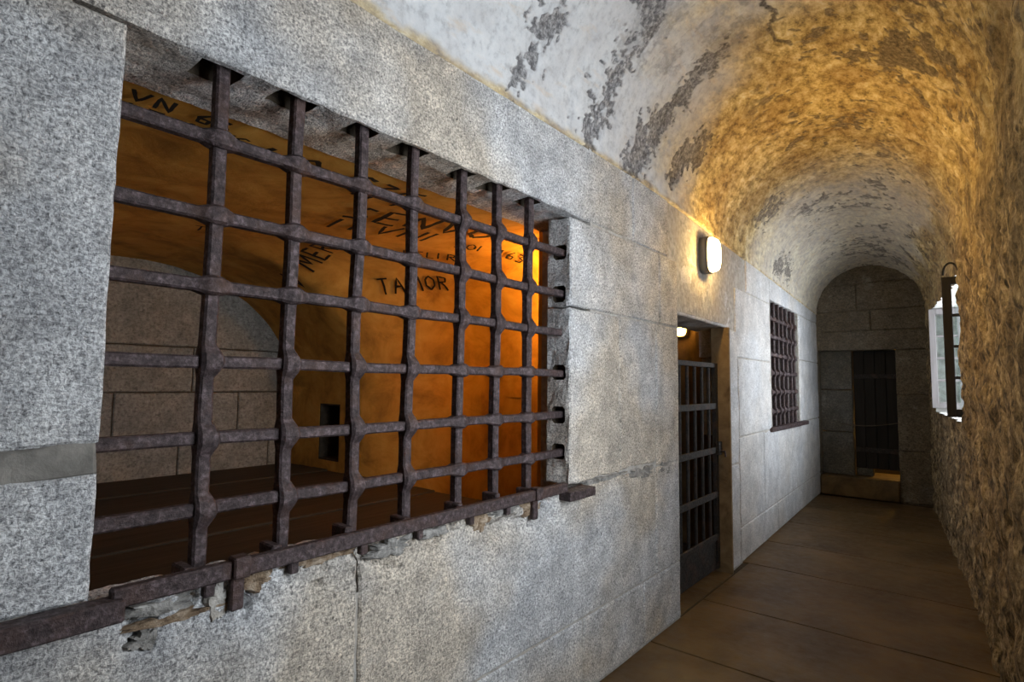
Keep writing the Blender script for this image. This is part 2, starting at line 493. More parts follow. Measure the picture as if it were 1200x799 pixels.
# far stretch
fs = dict(mat=M_FARSTONE, step=0.05)
for a, b in ((4.62, 5.9), (5.9, 7.1), (7.1, 8.32)): block(a, b, 0, 0.27, **fs)
block(4.62, 5.4, 0.27, 0.98, **fs); block(5.4, 6.6, 0.27, 0.98, depth=D3, rags=(0.004, 0.004, 0.004, 0.03), **fs); block(6.6, 8.32, 0.27, 0.98, depth=D3, rags=(0.004, 0.004, 0.004, 0.03), **fs)
block(4.62, 5.72, 0.98, 1.62, depth=D3, rags=(0.004, 0.02, 0.004, 0.004), **fs); block(4.56, 5.72, 1.62, 2.19, depth=D3, rags=(0.004, 0.02, 0.004, 0.004), **fs)
block(7.12, 8.32, 0.98, 1.7, depth=D3, rags=(0.02, 0.004, 0.004, 0.004), **fs); block(7.12, 8.32, 1.7, 2.23, depth=D3, rags=(0.02, 0.004, 0.004, 0.004), **fs)
block(4.9, 5.72, 2.19, 2.50, **fs); block(5.72, 7.12, 2.23, 2.48, depth=D3, **fs); block(7.12, 8.32, 2.23, 2.43, **fs)

M_RUSTM = plaster_mat('rust_stained_mortar', (0.07, 0.042, 0.026), (0.24, 0.17, 0.11), (0.48, 0.40, 0.31), 34, 0.014)
M_GREYM = plaster_mat('grey_patch_mortar', (0.10, 0.095, 0.088), (0.24, 0.23, 0.215), (0.46, 0.44, 0.41), 34, 0.014)
def patch(y, z, hy, hz, mat, seed, th=0.004):
    V, F = [(th, y, z)], []
    n, rs = 44, (0.2, 0.4, 0.6, 0.8, 1.0)
    for r_ in rs:
        for k in range(n):
            a = 2 * pi * k / n
            m_ = r_ * (1 + 0.75 * fbm((cos(a) * 1.6, sin(a) * 1.6, seed), 1.0, 6))
            yy, zz = y + hy * m_ * cos(a), z + hz * m_ * sin(a)
            V.append((th * (1 - r_ ** 4) + 0.007 * fbm((yy, zz, seed), 22, 4) - (0.012 if r_ == 1 else 0), yy, zz))
    for k in range(n):
        F.append((0, 1 + k, 1 + (k + 1) % n))
        for i in range(len(rs) - 1):
            F.append((1 + i * n + k, 1 + (i + 1) * n + k, 1 + (i + 1) * n + (k + 1) % n, 1 + i * n + (k + 1) % n))
    mesh_obj('mortar_patch', V, F, mat, wall_left)
patch(0.475, 0.895, 0.085, 0.020, M_GREYM, 1.3); patch(0.50, 0.862, 0.10, 0.014, M_RUSTM, 4.1, 0.002); patch(0.615, 0.875, 0.030, 0.045, M_MORTAR, 2.2); patch(0.70, 0.90, 0.05, 0.028, M_RUSTM, 6.7)
patch(0.46, 0.835, 0.035, 0.022, M_GREYM, 14.1, 0.002)
patch(1.12, 0.888, 0.10, 0.032, M_GREYM, 3.3); patch(0.88, 0.910, 0.10, 0.016, M_RUSTM, 9.4); patch(1.30, 0.900, 0.07, 0.025, M_GREYM, 7.4); patch(1.53, 0.888, 0.07, 0.032, M_RUSTM, 5.5); patch(1.83, 0.886, 0.08, 0.024, M_RUSTM, 8.1); patch(1.67, 0.908, 0.09, 0.016, M_GREYM, 2.9)
patch(2.40, 0.935, 0.22, 0.014, M_GREYM, 11.0, 0.002); patch(2.85, 0.915, 0.14, 0.035, M_GREYM, 12.4, 0.002); patch(3.12, 0.92, 0.08, 0.045, M_GREYM, 13.4, 0.002)
# ------------------------------------------------------------------ floor
fl = MB().box((-3.1, Y_BACK - 0.1, -0.15), (2.3, 10.2, -0.012))
floor = fl.build('floor', M_JOINT_SHADE, None, loc=(0, 0, 0))
tag(floor, 'worn brown stone slab floor running down the corridor', None, None, 'structure')
def slab(x0, x1, y0, y1):
    g = 0.0065
    nx, ny = max(2, int((x1 - x0) / 0.12)), max(2, int((y1 - y0) / 0.12))
    V, F = [], []
    for j in range(ny + 1):
        for i in range(nx + 1):
            x = x0 + g + (x1 - x0 - 2 * g) * i / nx; y = y0 + g + (y1 - y0 - 2 * g) * j / ny
            wob = 0.006 * noise.noise((x * 5, y * 5, 3))
            yy = y + (wob + 0.012 * noise.noise((x * 1.5, round(y0 if j == 0 else y1, 2) * 3, 0))) * (j in (0, ny))
            z = 0.003 * fbm((x, y, 0), 2.5, 2)
            if j in (0, ny) or i in (0, nx): z -= 0.004
            V.append((x, yy, z))
    for j in range(ny):
        for i in range(nx):
            a = j * (nx + 1) + i
            F.append((a, a + 1, a + nx + 2, a + nx + 1))
    m = nx + 1
    ring = list(range(m)) + [j * m + nx for j in range(1, ny + 1)] + [ny * m + i for i in range(nx - 1, -1, -1)] + [j * m for j in range(ny - 1, 0, -1)]
    k0 = len(V)
    for q in ring:
        V.append((V[q][0], V[q][1], -0.05))
    for k in range(len(ring)):
        F.append((ring[k], k0 + k, k0 + (k + 1) % len(ring), ring[(k + 1) % len(ring)]))
    mesh_obj('floor_slab', V, F, M_FLOOR, floor)
yj = [Y_BACK, -1.3, -0.3, 0.7, 1.25, 2.1, 2.92, 3.70, 4.67, 5.45, 6.35, 7.3, 8.2]
for k, (a, b) in enumerate(zip(yj[:-1], yj[1:])):
    if k == 6:
        slab(-0.01, 1.9, a, b)
    else:
        slab(-0.01 if b < 5 else -0.22, 1.9, a, b)
slab(-0.45, -0.012, 3.32, 4.36)

# ------------------------------------------------------------------ vault and right wall (rough plaster, real relief)
def seg_d(p, a, b):
    ax, ay = a; bx, by = b
    t_ = max(0, min(1, ((p[0] - ax) * (bx - ax) + (p[1] - ay) * (by - ay)) / ((bx - ax) ** 2 + (by - ay) ** 2 + 1e-9)))
    return sqrt((p[0] - ax - t_ * (bx - ax)) ** 2 + (p[1] - ay - t_ * (by - ay)) ** 2)
STREAKS = [  # polylines of (y, arc angle in degrees, half width in m): old leaks where the plaster has come away
    [(1.70, 6, 0.02), (1.76, 15, 0.05), (1.78, 22, 0.06), (1.82, 30, 0.03), (1.86, 40, 0.015)],
    [(2.26, 2, 0.05), (2.30, 12, 0.07), (2.34, 25, 0.06), (2.37, 36, 0.05), (2.36, 50, 0.08), (2.30, 60, 0.10)],
    [(2.68, 0, 0.06), (2.76, 10, 0.08), (2.90, 25, 0.07), (2.97, 40, 0.06), (2.98, 55, 0.05), (2.94, 66, 0.06)],
    [(3.25, 18, 0.06), (3.32, 26, 0.10), (3.45, 30, 0.06)],
    [(5.0, 34, 0.08), (5.1, 44, 0.10)], [(5.9, 12, 0.08), (6.1, 18, 0.10), (6.5, 16, 0.07)],
]
CRACK = [(2.72, 84), (2.84, 82), (2.93, 85), (3.02, 81), (3.15, 82), (3.2, 86)]
def relief(p, ang):
    """peel mask, ochre mask and offset along the inward normal for a point of the vault/right wall; ang in degrees from the left spring"""
    Y = p[1]
    n1 = fbm(p, 7.0, 5); nf = fbm((p[0], p[1] + 3, p[2]), 26.0, 3); n2 = fbm((p[0] + 9, p[1], p[2]), 2.2, 4)
    peel = 0.0
    for st in STREAKS:
        if abs(Y - st[0][0]) > 0.9: continue
        for a, b in zip(st[:-1], st[1:]):
            d = seg_d((Y, ang * 0.0138), (a[0], a[1] * 0.0138), (b[0], b[1] * 0.0138))
            wd = (a[2] + b[2]) * 0.68
            peel = max(peel, 1 - smooth(0.55, 1.0, d / wd + n1 * 0.9 + nf * 1.25))
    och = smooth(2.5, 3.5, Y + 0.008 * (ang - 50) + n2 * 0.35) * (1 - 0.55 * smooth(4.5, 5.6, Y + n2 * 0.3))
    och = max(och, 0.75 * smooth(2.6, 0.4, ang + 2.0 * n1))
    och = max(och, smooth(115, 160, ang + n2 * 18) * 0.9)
    # ragged flaking all over the crown and the right
    rg = smooth(50, 100, ang + 25 * smooth(3.0, 4.2, Y)) 
    fl_ = smooth(0.12, 0.34, n1 * 0.6 + nf * 0.35 + n2 * 0.55 - 0.16) * rg
    fl2 = smooth(0.34, 0.55, fbm((p[0], p[1] * 2.2, p[2]), 13, 4) + n2 * 0.35 - 0.1) * rg * 0.8
    coat = smooth(0.0, 0.25, n1 * 0.7 + nf * 0.5 + 0.12) * smooth(30, 48, ang + 10 * n2) * smooth(105, 75, ang) * smooth(2.0, 2.4, Y + 0.2 * n2) * smooth(3.25, 2.9, Y + 0.2 * n2)
    peel = max(peel, fl_ * 0.9, fl2, 0.42 * coat)
    for a, b in zip(CRACK[:-1], CRACK[1:]):
        if abs(Y - 2.95) < 0.4:
            d = seg_d((Y, ang * 0.0138), (a[0], a[1] * 0.0138), (b[0], b[1] * 0.0138))
            if d < 0.010: peel = 1.6
    amp = 0.004 + 0.020 * smooth(90, 175, ang) + 0.004 * smooth(3, 4.5, Y)
    off = amp * n1 + 0.012 * n2 * smooth(20, 90, ang) - 0.008 * min(peel, 1.6)
    # faint ashlar lines drawn in the near plaster
    if Y < 3.2 and ang < 62:
        for aa in (17.5, 36.0, 54.0):
            if abs(ang - aa) < 0.45: off -= 0.004
    return min(peel, 1.0), och, off

def brown(p, ang):
    return smooth(140, 215, ang + 40 * fbm(p, 3.0, 4))
YS = sorted(set([round(float(v), 4) for v in list(np.arange(Y_BACK, 0.8, 0.08)) + list(np.arange(0.8, 5.0, 0.016)) + list(np.arange(5.0, Y_END + 0.05, 0.03))] + [WIN_FAR[0], WIN_FAR[1], WIN_NEAR[0], WIN_NEAR[1]]))
def build_vault():
    ys = YS
    angs = list(np.arange(0, 62, 0.9)) + list(np.arange(62, 180.1, 1.1475))
    angs[-1] = 180.0
    na = len(angs) + 1
    V, F, PE, OC, RW = [], [], [], [], []
    for Y in ys:
        a, b, s = xl(Y), xr(Y), spring(Y)
        c, r = (a + b) / 2, (b - a) / 2
        V.append((a - 0.01, Y, s)); PE.append(0.0); OC.append(0.8); RW.append(0.0)       # plaster lip onto the wall top
        for g in angs:
            q = radians(g)
            lip = 0.014 * (0.6 + 0.4 * noise.noise((Y * 9, 0, 0)))
            p = (c - (r - lip) * cos(q), Y, s + r * sin(q))
            pe, oc, d = relief(p, g)
            V.append((p[0] + d * cos(q), Y, p[2] - d * sin(q))); PE.append(pe); OC.append(oc); RW.append(brown(p, g))
    for i in range(len(ys) - 1):
        for j in range(na - 1):
            k = i * na + j
            F.append((k, k + na, k + na + 1, k + 1))
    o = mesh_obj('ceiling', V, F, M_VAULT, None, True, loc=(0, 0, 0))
    for nm, dat in (('peel', PE), ('ochre', OC), ('brown', RW)):
        at = o.data.attributes.new(nm, 'FLOAT', 'POINT'); at.data.foreach_set('value', dat)
    tag(o, 'barrel vault of peeling white and ochre plaster over the corridor', None, None, 'structure')
    return o
build_vault()

def build_right():
    ys = YS
    # heights: snapped so that window edges fall on grid lines
    zs0 = [k * 0.025 - 0.02 for k in range(0, 94)]
    def snap(z):
        for wv in (WIN_FAR[2], WIN_FAR[3], WIN_NEAR[2], WIN_NEAR[3]):
            if abs(z - wv) < 0.0126: return wv
        return z
    zs = sorted(set(round(snap(z), 4) for z in zs0 if z < 2.31)) 
    nz = len(zs) + 1
    V, F, MI, PE, OC, RW = [], [], [], [], [], []
    for Y in ys:
        for z in zs + [None]:
            zz = spring(Y) if z is None else min(z, spring(Y) - 0.01)
            lip = 0.014 * (0.6 + 0.4 * noise.noise((Y * 9, 0, 0)))
            p = (xr(Y) - lip, Y, zz)
            pe, oc, d = relief(p, 180)
            d += 0.02 * fbm((p[0], p[1] * 2, p[2] * 0.8), 5, 3) * smooth(spring(Y), spring(Y) - 0.3, zz)
            V.append((p[0] - d, Y, zz)); PE.append(pe); OC.append(oc); RW.append(brown(p, 180 + (spring(Y) - zz) * 70))
    def inside(y, z):
        return any(wn[0] < y < wn[1] and wn[2] < z < wn[3] for wn in (WIN_FAR, WIN_NEAR))
    allz = zs + [2.6]
    hole = {}
    for i in range(len(ys) - 1):
        for j in range(nz - 1):
            hole[i, j] = inside((ys[i] + ys[i + 1]) / 2, (allz[j] + allz[j + 1]) / 2)
    for i in range(len(ys) - 1):
        for j in range(nz - 1):
            k = i * nz + j
            if not hole[i, j]:
                F.append((k, k + 1, k + nz + 1, k + nz)); MI.append(0)
                for (di, dj, e) in ((-1, 0, (k, k + 1)), (1, 0, (k + nz + 1, k + nz)), (0, -1, (k + nz, k)), (0, 1, (k + 1, k + nz + 1))):
                    if hole.get((i + di, j + dj)):
                        n0 = len(V)
                        for q in e:
                            V.append((XOUT, V[q][1], V[q][2])); PE.append(0); OC.append(0); RW.append(1)
                        F.append((e[0], e[1], n0 + 1, n0)); MI.append(1)
    o = mesh_obj('wall_right', V, F, [M_VAULT, M_REVEAL], None, True, MI, loc=(0, 0, 0))
    for nm, dat in (('peel', PE), ('ochre', OC), ('brown', RW)):
        at = o.data.attributes.new(nm, 'FLOAT', 'POINT'); at.data.foreach_set('value', dat)
    tag(o, 'crumbling brown plaster wall with deep window embrasures', None, None, 'structure')
build_right()

# ------------------------------------------------------------------ wall behind the camera and end wall
wb = MB().box((-0.5, Y_BACK - 0.2, -0.05), (2.2, Y_BACK, 3.6)).build('wall_back', M_REVEAL, None)
tag(wb, 'plain plastered wall closing the corridor behind the viewer', None, None, 'structure')
we = MB()
for a, b in (((-0.5, 8.32, -0.05), (-0.16, 8.62, 3.4)), ((0.70, 8.32, -0.05), (2.2, 8.62, 3.4)), ((-0.16, 8.32, 1.87), (0.70, 8.62, 3.4))):
    we.box(a, b)
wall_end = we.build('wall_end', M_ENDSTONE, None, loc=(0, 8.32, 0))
tag(wall_end, 'shadowed stone wall with a deep doorway closing the far end', None, None, 'structure')
def eblock(x0, x1, z0, z1, y=8.30, mat=M_ENDSTONE, depth=0.28, rag=0.008):
    # build as a wall block facing -Y by turning coordinates
    o = block(x0, x1, z0, z1, mat, 0.0, depth, rag, 0.06, 0.006, wall_end, 0.004, None, 'stone_block', lambda q: 0.0)
    for v in o.data.vertices:
        pass
    ox = Vector(o.location) + wall_end.location
    vs_ = [(v.co.x + ox.x, v.co.y + ox.y, v.co.z + ox.z) for v in o.data.vertices]
    nw_ = [(b_, y - a_, c_) for a_, b_, c_ in vs_]
    a = np.array(nw_); ctr = (a.min(0) + a.max(0)) / 2
    for v, q in zip(o.data.vertices, nw_):
        v.co = Vector(q) - Vector(ctr)
    o.data.flip_normals()
    o.location = Vector(ctr) - wall_end.location
    return o
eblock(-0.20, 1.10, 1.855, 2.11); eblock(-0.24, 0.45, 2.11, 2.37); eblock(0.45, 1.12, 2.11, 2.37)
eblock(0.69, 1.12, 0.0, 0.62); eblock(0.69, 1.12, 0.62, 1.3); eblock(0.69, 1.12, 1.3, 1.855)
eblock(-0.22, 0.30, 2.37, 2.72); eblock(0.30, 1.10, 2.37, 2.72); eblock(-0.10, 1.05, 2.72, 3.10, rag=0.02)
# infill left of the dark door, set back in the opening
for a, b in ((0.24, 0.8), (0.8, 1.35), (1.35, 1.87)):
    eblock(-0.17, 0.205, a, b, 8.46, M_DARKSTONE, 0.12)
# room beyond
rb = MB()
for a, b in (((-0.6, 10.0, -0.05), (1.6, 10.1, 3.0)), ((-0.6, 8.62, -0.05), (-0.5, 10.0, 3.0)), ((1.5, 8.62, -0.05), (1.6, 10.0, 3.0)), ((-0.6, 8.62, 2.9), (1.6, 10.1, 3.0))):
    rb.box(a, b)
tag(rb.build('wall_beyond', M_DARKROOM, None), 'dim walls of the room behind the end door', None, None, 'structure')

step = MB()
step.box((-0.158, 8.24, 0.0), (0.695, 8.95, 0.245), 0.012)
tag(step.build('stone_step', M_DARKCELL, None), 'single brown stone step rising to the dark end doorway', 'step')
door = empty('plank_door', (0.45, 8.56, 0.345))
for k in range(4):
    x0 = 0.21 + k * 0.1195
    MB().box((x0 + 0.002, 8.535, 0.345), (x0 + 0.1175, 8.575, 1.86), 0.004).build('plank', M_DOORWOOD, door)
MB().box((0.212, 8.576, 0.35), (0.686, 8.59, 1.86)).build('backing_board', M_DOORWOOD, door)
for z in (0.55, 1.5):
    MB().box((0.215, 8.522, z), (0.68, 8.536, z + 0.06), 0.003).build('hinge_strap', M_GATE, door)
tag(door, 'nearly black plank door standing in the end doorway', 'door')
MB_s = MB().box((0.212, 8.53, 0.247), (0.40, 8.60, 0.342), 0.008).build('door_sill_block', M_DARKSTONE, None)
tag(MB_s, 'short dark block under the hinge side of the black end door', 'block')
rp = MB().tube([(0.06 + 0.62 * k / 12, 8.44, 0.905 - 0.03 * sin(pi * k / 12) + 0.04 * k / 12) for k in range(13)], 0.006, 6).build('barrier_rope', M_ROPE, None, True)
tag(rp, 'thin slack rope stretched across the black end doorway', 'rope')

# lamp in the room beyond, its light falls under the door
def bulkhead(name, loc, rz, mat, label, sc=1.0):
    """oval bulkhead lamp on a wall whose outward normal is +X before turning"""
    root = empty(name, loc)
    root.rotation_euler = (0, 0, rz)
    def ring(x, hw, hh, n=28):
        r_ = []
        for k in range(n):
            a = 2 * pi * k / n
            cx, sy = cos(a), sin(a)
            e = 0.62
            r_.append((x, hw * abs(cx) ** e * (1 if cx >= 0 else -1), hh * abs(sy) ** e * (1 if sy >= 0 else -1)))
        return r_
    def loft(rings):
        V, F = [], []
        n = len(rings[0])
        for r_ in rings: V += r_
        for i in range(len(rings) - 1):
            for k in range(n):
                F.append((i * n + k, i * n + (k + 1) % n, (i + 1) * n + (k + 1) % n, (i + 1) * n + k))
        F.append(tuple(range(n))[::-1]); F.append(tuple((len(rings) - 1) * n + k for k in range(n)))
        return V, F
    def part(nm, rings, m):
        V, F = loft(rings)
        me = bpy.data.meshes.new(nm)
        me.from_pydata([(a * sc, b * sc, c * sc) for a, b, c in V], [], F)
        me.materials.append(m)
        me.polygons.foreach_set('use_smooth', [len(p.vertices) == 4 for p in me.polygons])
        o = bpy.data.objects.new(nm, me); COL.objects.link(o); o.parent = root
        return o
    part('base', [ring(-0.012, 0.080, 0.128), ring(0.030, 0.080, 0.128), ring(0.040, 0.076, 0.124)], M_HOUSING)
    part('bezel', [ring(0.040, 0.082, 0.130), ring(0.050, 0.082, 0.130), ring(0.054, 0.076, 0.124)], M_HOUSING)
    part('diffuser', [ring(0.052, 0.071, 0.118), ring(0.075, 0.069, 0.115), ring(0.094, 0.060, 0.104), ring(0.104, 0.040, 0.080), ring(0.108, 0.015, 0.03)], mat)
    tag(root, label, 'lamp')
    return root
bulkhead('wall_lamp', (-0.012, 3.82, 2.30), 0, M_LAMP, 'glowing oval bulkhead lamp on the wall above the barred doorway')
bulkhead('wall_lamp', (0.75, 9.99, 0.9), -pi / 2, M_CELLLAMP, 'amber bulkhead lamp in the room behind the end door', 0.8)

# ------------------------------------------------------------------ cell behind the near window
SOF = 2.20
cf = MB()   # plaster on the inner face of the front wall
cf.box((-0.33, -0.5, 0.0), (-0.302, 0.30, 2.8)); cf.box((-0.33, 2.31, 0.0), (-0.302, 2.95, 2.8))
cf.box((-0.33, 0.30, 0.0), (-0.302, 2.31, 0.70)); cf.box((-0.33, 0.30, SOF), (-0.302, 2.31, 2.8))
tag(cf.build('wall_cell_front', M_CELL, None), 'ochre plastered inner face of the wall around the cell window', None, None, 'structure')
CYC, CHW, CHR, CSP, CRI, CXB, CXS = 1.25, 1.12, 1.55, 1.30, 0.90, -2.90, -2.10
def cell_half(X):
    return CHW + (CHR - CHW) * smooth(CXS, -1.1, X)
def cvault(X, a):   # a in radians from the low-Y side
    # flat-crowned where it meets the window soffit, round against the back wall; wider in the front bay
    k = min(1.0, max(0.0, (-0.33 - X) / 1.6)); n_ = 9.0 + (2.0 - 9.0) * (k ** 0.45)
    c_, s_ = cos(a), max(0.0, sin(a))
    h = cell_half(X)
    return Vector((X, CYC - (h if c_ < 0 else 1.70) * math.copysign(abs(c_) ** (2 / n_), c_), CSP + CRI * s_ ** (2 / n_)))
V, F = [], []
xs = list(np.linspace(-0.31, CXS + 0.001, 44)) + list(np.linspace(CXS - 0.001, CXB - 0.05, 18)); an = np.linspace(0, pi, 70)
for X in xs:
    for a in an:
        p = cvault(X, a); d = 0.010 * fbm((p.x, p.y, p.z), 3, 4)
        V.append((p.x, p.y + d * cos(a), p.z - d * sin(a)))
for i in range(len(xs) - 1):
    for j in range(len(an) - 1):
        k = i * 70 + j
        F.append((k, k + 1, k + 71, k + 70))
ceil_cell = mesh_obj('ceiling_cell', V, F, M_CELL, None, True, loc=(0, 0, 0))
tag(ceil_cell, 'ochre barrel vault of the cell with black painted scrawls', None, None, 'structure')
# side wall with a small dark niche, then the wider front bay
sw = MB()
NX0, NX1, NZ0, NZ1 = -2.46, -2.19, 0.80, 1.22
sw.box((CXB - 0.05, 2.37, 0.0), (NX0, 2.95, 1.32)); sw.box((NX1, 2.37, 0.0), (CXS, 2.95, 1.32))
sw.box((NX0, 2.37, 0.0), (NX1, 2.95, NZ0)); sw.box((NX0, 2.37, NZ1), (NX1, 2.95, 1.32))
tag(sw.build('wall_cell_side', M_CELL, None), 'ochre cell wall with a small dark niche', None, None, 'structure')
bay = MB()
bx = list(np.linspace(CXS - 0.02, -0.30, 24))
for xa_, xb_ in zip(bx[:-1], bx[1:]):
    ya_, yb_ = CYC + cell_half(xa_), CYC + cell_half(xb_)
    bay.add([(xa_, ya_, 0), (xb_, yb_, 0), (xb_, 2.97, 0), (xa_, 2.97, 0), (xa_, ya_, 1.32), (xb_, yb_, 1.32), (xb_, 2.97, 1.32), (xa_, 2.97, 1.32)],
            [(0, 1, 5, 4), (4, 5, 6, 7), (2, 3, 7, 6), (0, 3, 2, 1)])
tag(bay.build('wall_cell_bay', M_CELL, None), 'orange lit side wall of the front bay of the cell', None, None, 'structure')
tag(MB().box((CXB - 0.05, -0.6, 0.0), (-0.30, -0.45, 1.36)).build('wall_cell_left', M_CELL, None), 'ochre cell wall hidden left of the grille', None, None, 'structure')
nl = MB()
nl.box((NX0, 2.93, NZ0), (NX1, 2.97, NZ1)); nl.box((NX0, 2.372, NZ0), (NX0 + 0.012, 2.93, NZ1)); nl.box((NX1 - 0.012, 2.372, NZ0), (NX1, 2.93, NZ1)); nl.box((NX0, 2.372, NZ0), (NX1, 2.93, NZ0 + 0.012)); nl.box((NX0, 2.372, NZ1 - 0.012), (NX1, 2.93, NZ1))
tag(nl.build('wall_cell_niche', M_JOINT_SHADE, None), 'near-black lining of the small cell niche, its shade put into the colour', None, None, 'structure')  # lining coloured near-black to stand for the shade inside the niche
wcb = MB().box((CXB - 0.3, -0.6, 0.0), (CXB - 0.012, 2.62, 2.4)).build('wall_cell_back', M_JOINT_SHADE, None)
tag(wcb, 'brown stone block wall at the back of the cell', None, None, 'structure')
zc = [0.62, 0.98, 1.30, 1.62, 2.3]
for r_, (z0, z1) in enumerate(zip(zc[:-1], zc[1:])):
    ysp = [[-0.5, 0.75, 1.55, 2.2, 2.5], [-0.5, 1.15, 1.95, 2.5], [-0.5, 0.8, 1.62, 2.5], [-0.5, 2.5]][r_]
    for a, b in zip(ysp[:-1], ysp[1:]):
        block(a, b, z0, z1, M_CELLSTONE, 0, 0.05, 0.006, 0.06, 0.004, wcb, 0.003, None, 'stone_block', lambda q: CXB)
# sleeping platform of planks
bed = empty('sleeping_platform', (-1.8, 1.25, 0.0))
for k in range(12):
    x0 = CXB + 0.01 + k * 0.195
    MB().box((x0 + 0.002, -0.44, 0.69 + 0.004 * (k % 2)), (x0 + 0.191, 2.36, 0.73 + 0.004 * (k % 3)), 0.004).build('plank', M_PLANK, bed)
for y in (-0.2, 1.0, 2.2):
    MB().box((CXB + 0.01, y - 0.05, 0.55), (-0.58, y + 0.05, 0.689)).build('bearer', M_PLANK, bed)
    for x in (-2.7, -0.95):
        MB().box((x - 0.05, y - 0.05, -0.012), (x + 0.05, y + 0.05, 0.549)).build('leg', M_PLANK, bed)
tag(bed, 'dark wooden plank sleeping platform filling the cell', 'platform')
bulkhead('wall_lamp', (-0.33, 2.56, 1.93), pi, M_CELLLAMP, 'amber bulkhead lamp inside the cell hidden right of the big grille', 0.7)

# painted scrawl on vault and soffit: stroke letters laid on the surface
GL = {'I': [[(0, 0), (0, 1)]], 'V': [[(0, 1), (.3, 0), (.6, 1)]], 'M': [[(0, 0), (.1, 1), (.4, .3), (.7, 1), (.8, 0)]], 'E': [[(.5, 1), (0, 1), (0, 0), (.5, 0)], [(0, .5), (.4, .5)]],
      'R': [[(0, 0), (0, 1), (.45, .85), (.4, .55), (0, .5)], [(.15, .5), (.5, 0)]], 'C': [[(.5, .85), (.25, 1), (0, .7), (0, .3), (.25, 0), (.5, .15)]], 'N': [[(0, 0), (0, 1), (.5, 0), (.5, 1)]],
      'O': [[(.25, 0), (0, .3), (0, .7), (.25, 1), (.5, .7), (.5, .3), (.25, 0)]], 'S': [[(.5, .9), (.25, 1), (.02, .8), (.45, .35), (.4, .08), (0, .08)]], 'L': [[(0, 1), (0, 0), (.45, 0)]], 'A': [[(0, 0), (.3, 1), (.6, 0)], [(.12, .4), (.48, .4)]],
      'T': [[(0, 1), (.6, 1)], [(.3, 1), (.3, 0)]], 'D': [[(0, 0), (0, 1), (.4, .75), (.45, .35), (0, 0)]], '1': [[(0, .8), (.2, 1), (.2, 0)]], '6': [[(.4, 1), (.05, .5), (.1, .05), (.4, .05), (.45, .4), (.1, .45)]], '3': [[(0, .95), (.4, .9), (.15, .55), (.45, .3), (.3, 0), (0, .05)]],
      '5': [[(.45, 1), (.05, 1), (0, .55), (.4, .5), (.4, .1), (0, .02)]], '7': [[(0, 1), (.5, 1), (.15, 0)]], '9': [[(.4, .6), (.1, .55), (.05, .9), (.35, 1), (.42, .6), (.3, 0)]], ' ': []}
def inscribe(text, mapf, h, wd, slant=0.0):
    mb = MB(); u0 = 0.0
    for ch in text:
        strokes = GL.get(ch, [])
        wmax = 0.35
        for st in strokes:
            pts = []
            for (a, b), (c_, d_) in zip(st[:-1], st[1:]):
                for s_ in range(4):
                    pts.append((a + (c_ - a) * s_ / 4, b + (d_ - b) * s_ / 4))
            pts.append(st[-1])
            wmax = max(wmax, max(p[0] for p in st))
            pts = [((u0 + p[0] + slant * p[1] + 0.03 * noise.noise((p[0] * 4, p[1] * 4, u0))) * h, (p[1] + 0.04 * noise.noise((p[0] * 3, u0, p[1]))) * h) for p in pts]
            vs_, fs_ = [], []
            for i, p in enumerate(pts):
                q0, q1 = pts[max(0, i - 1)], pts[min(len(pts) - 1, i + 1)]
                tx, ty = q1[0] - q0[0], q1[1] - q0[1]
                l_ = sqrt(tx * tx + ty * ty) + 1e-9
                ww = wd * (0.7 + 0.5 * abs(noise.noise((p[0] * 30, p[1] * 30, 2))))
                vs_ += [mapf(p[0] - ty / l_ * ww, p[1] + tx / l_ * ww), mapf(p[0] + ty / l_ * ww, p[1] - tx / l_ * ww)]
            for i in range(len(pts) - 1):
                fs_.append((2 * i, 2 * i + 1, 2 * i + 3, 2 * i + 2))
            mb.add([tuple(v) for v in vs_], fs_)
        u0 += wmax + 0.28
    mb.build('painted_inscription', M_INK, ceil_cell)
def vault_z(X, Y):
    k = min(1.0, max(0.0, (-0.33 - X) / 1.6)); n_ = 9.0 + (2.0 - 9.0) * (k ** 0.45)
    h = 1.70 if Y < CYC else cell_half(X)
    u = min(0.999, abs(Y - CYC) / h)
    return CSP + CRI * (1 - u ** n_) ** (1 / n_)
def on_vault(X0, Y0, ang):
    """writing on the vault: ang turns the baseline from +Y towards +X"""
    c_, s_ = cos(radians(ang)), sin(radians(ang))
    def f(u, v):
        X, Y = X0 + u * s_ + v * c_, Y0 + u * c_ - v * s_
        X = min(X, -0.315)
        return (X, Y, vault_z(X, Y) - 0.013 - 0.010 * max(0, fbm((X, Y, 2.1), 3, 4)))
    return f
inscribe('VN 63', on_vault(-0.41, 0.47, 4), 0.075, 0.007); inscribe('LE 1S', on_vault(-0.50, 0.49, 4), 0.07, 0.007); inscribe('AVC', on_vault(-0.46, 0.68, 4), 0.06, 0.006)
inscribe('LO S35', on_vault(-0.55, 0.86, 2), 0.16, 0.013, 0.25); inscribe('91 M', on_vault(-0.60, 1.30, 2), 0.12, 0.011, 0.1)
inscribe('SENVO', on_vault(-0.92, 1.50, 22), 0.20, 0.016, 0.2); inscribe('IIVNI', on_vault(-1.12, 1.55, 22), 0.17, 0.013, 0.25)
inscribe('V MERCI', on_vault(-2.02, 1.93, 100), 0.15, 0.012, 0.15)
inscribe('TAMOR', on_vault(-1.62, 2.28, 55), 0.11, 0.008); inscribe('DELIR', on_vault(-1.20, 2.12, 40), 0.09, 0.007)
inscribe('TE', on_vault(-1.75, 1.14, 10), 0.10, 0.006); inscribe('SOI 163', on_vault(-0.86, 2.20, 30), 0.09, 0.007)

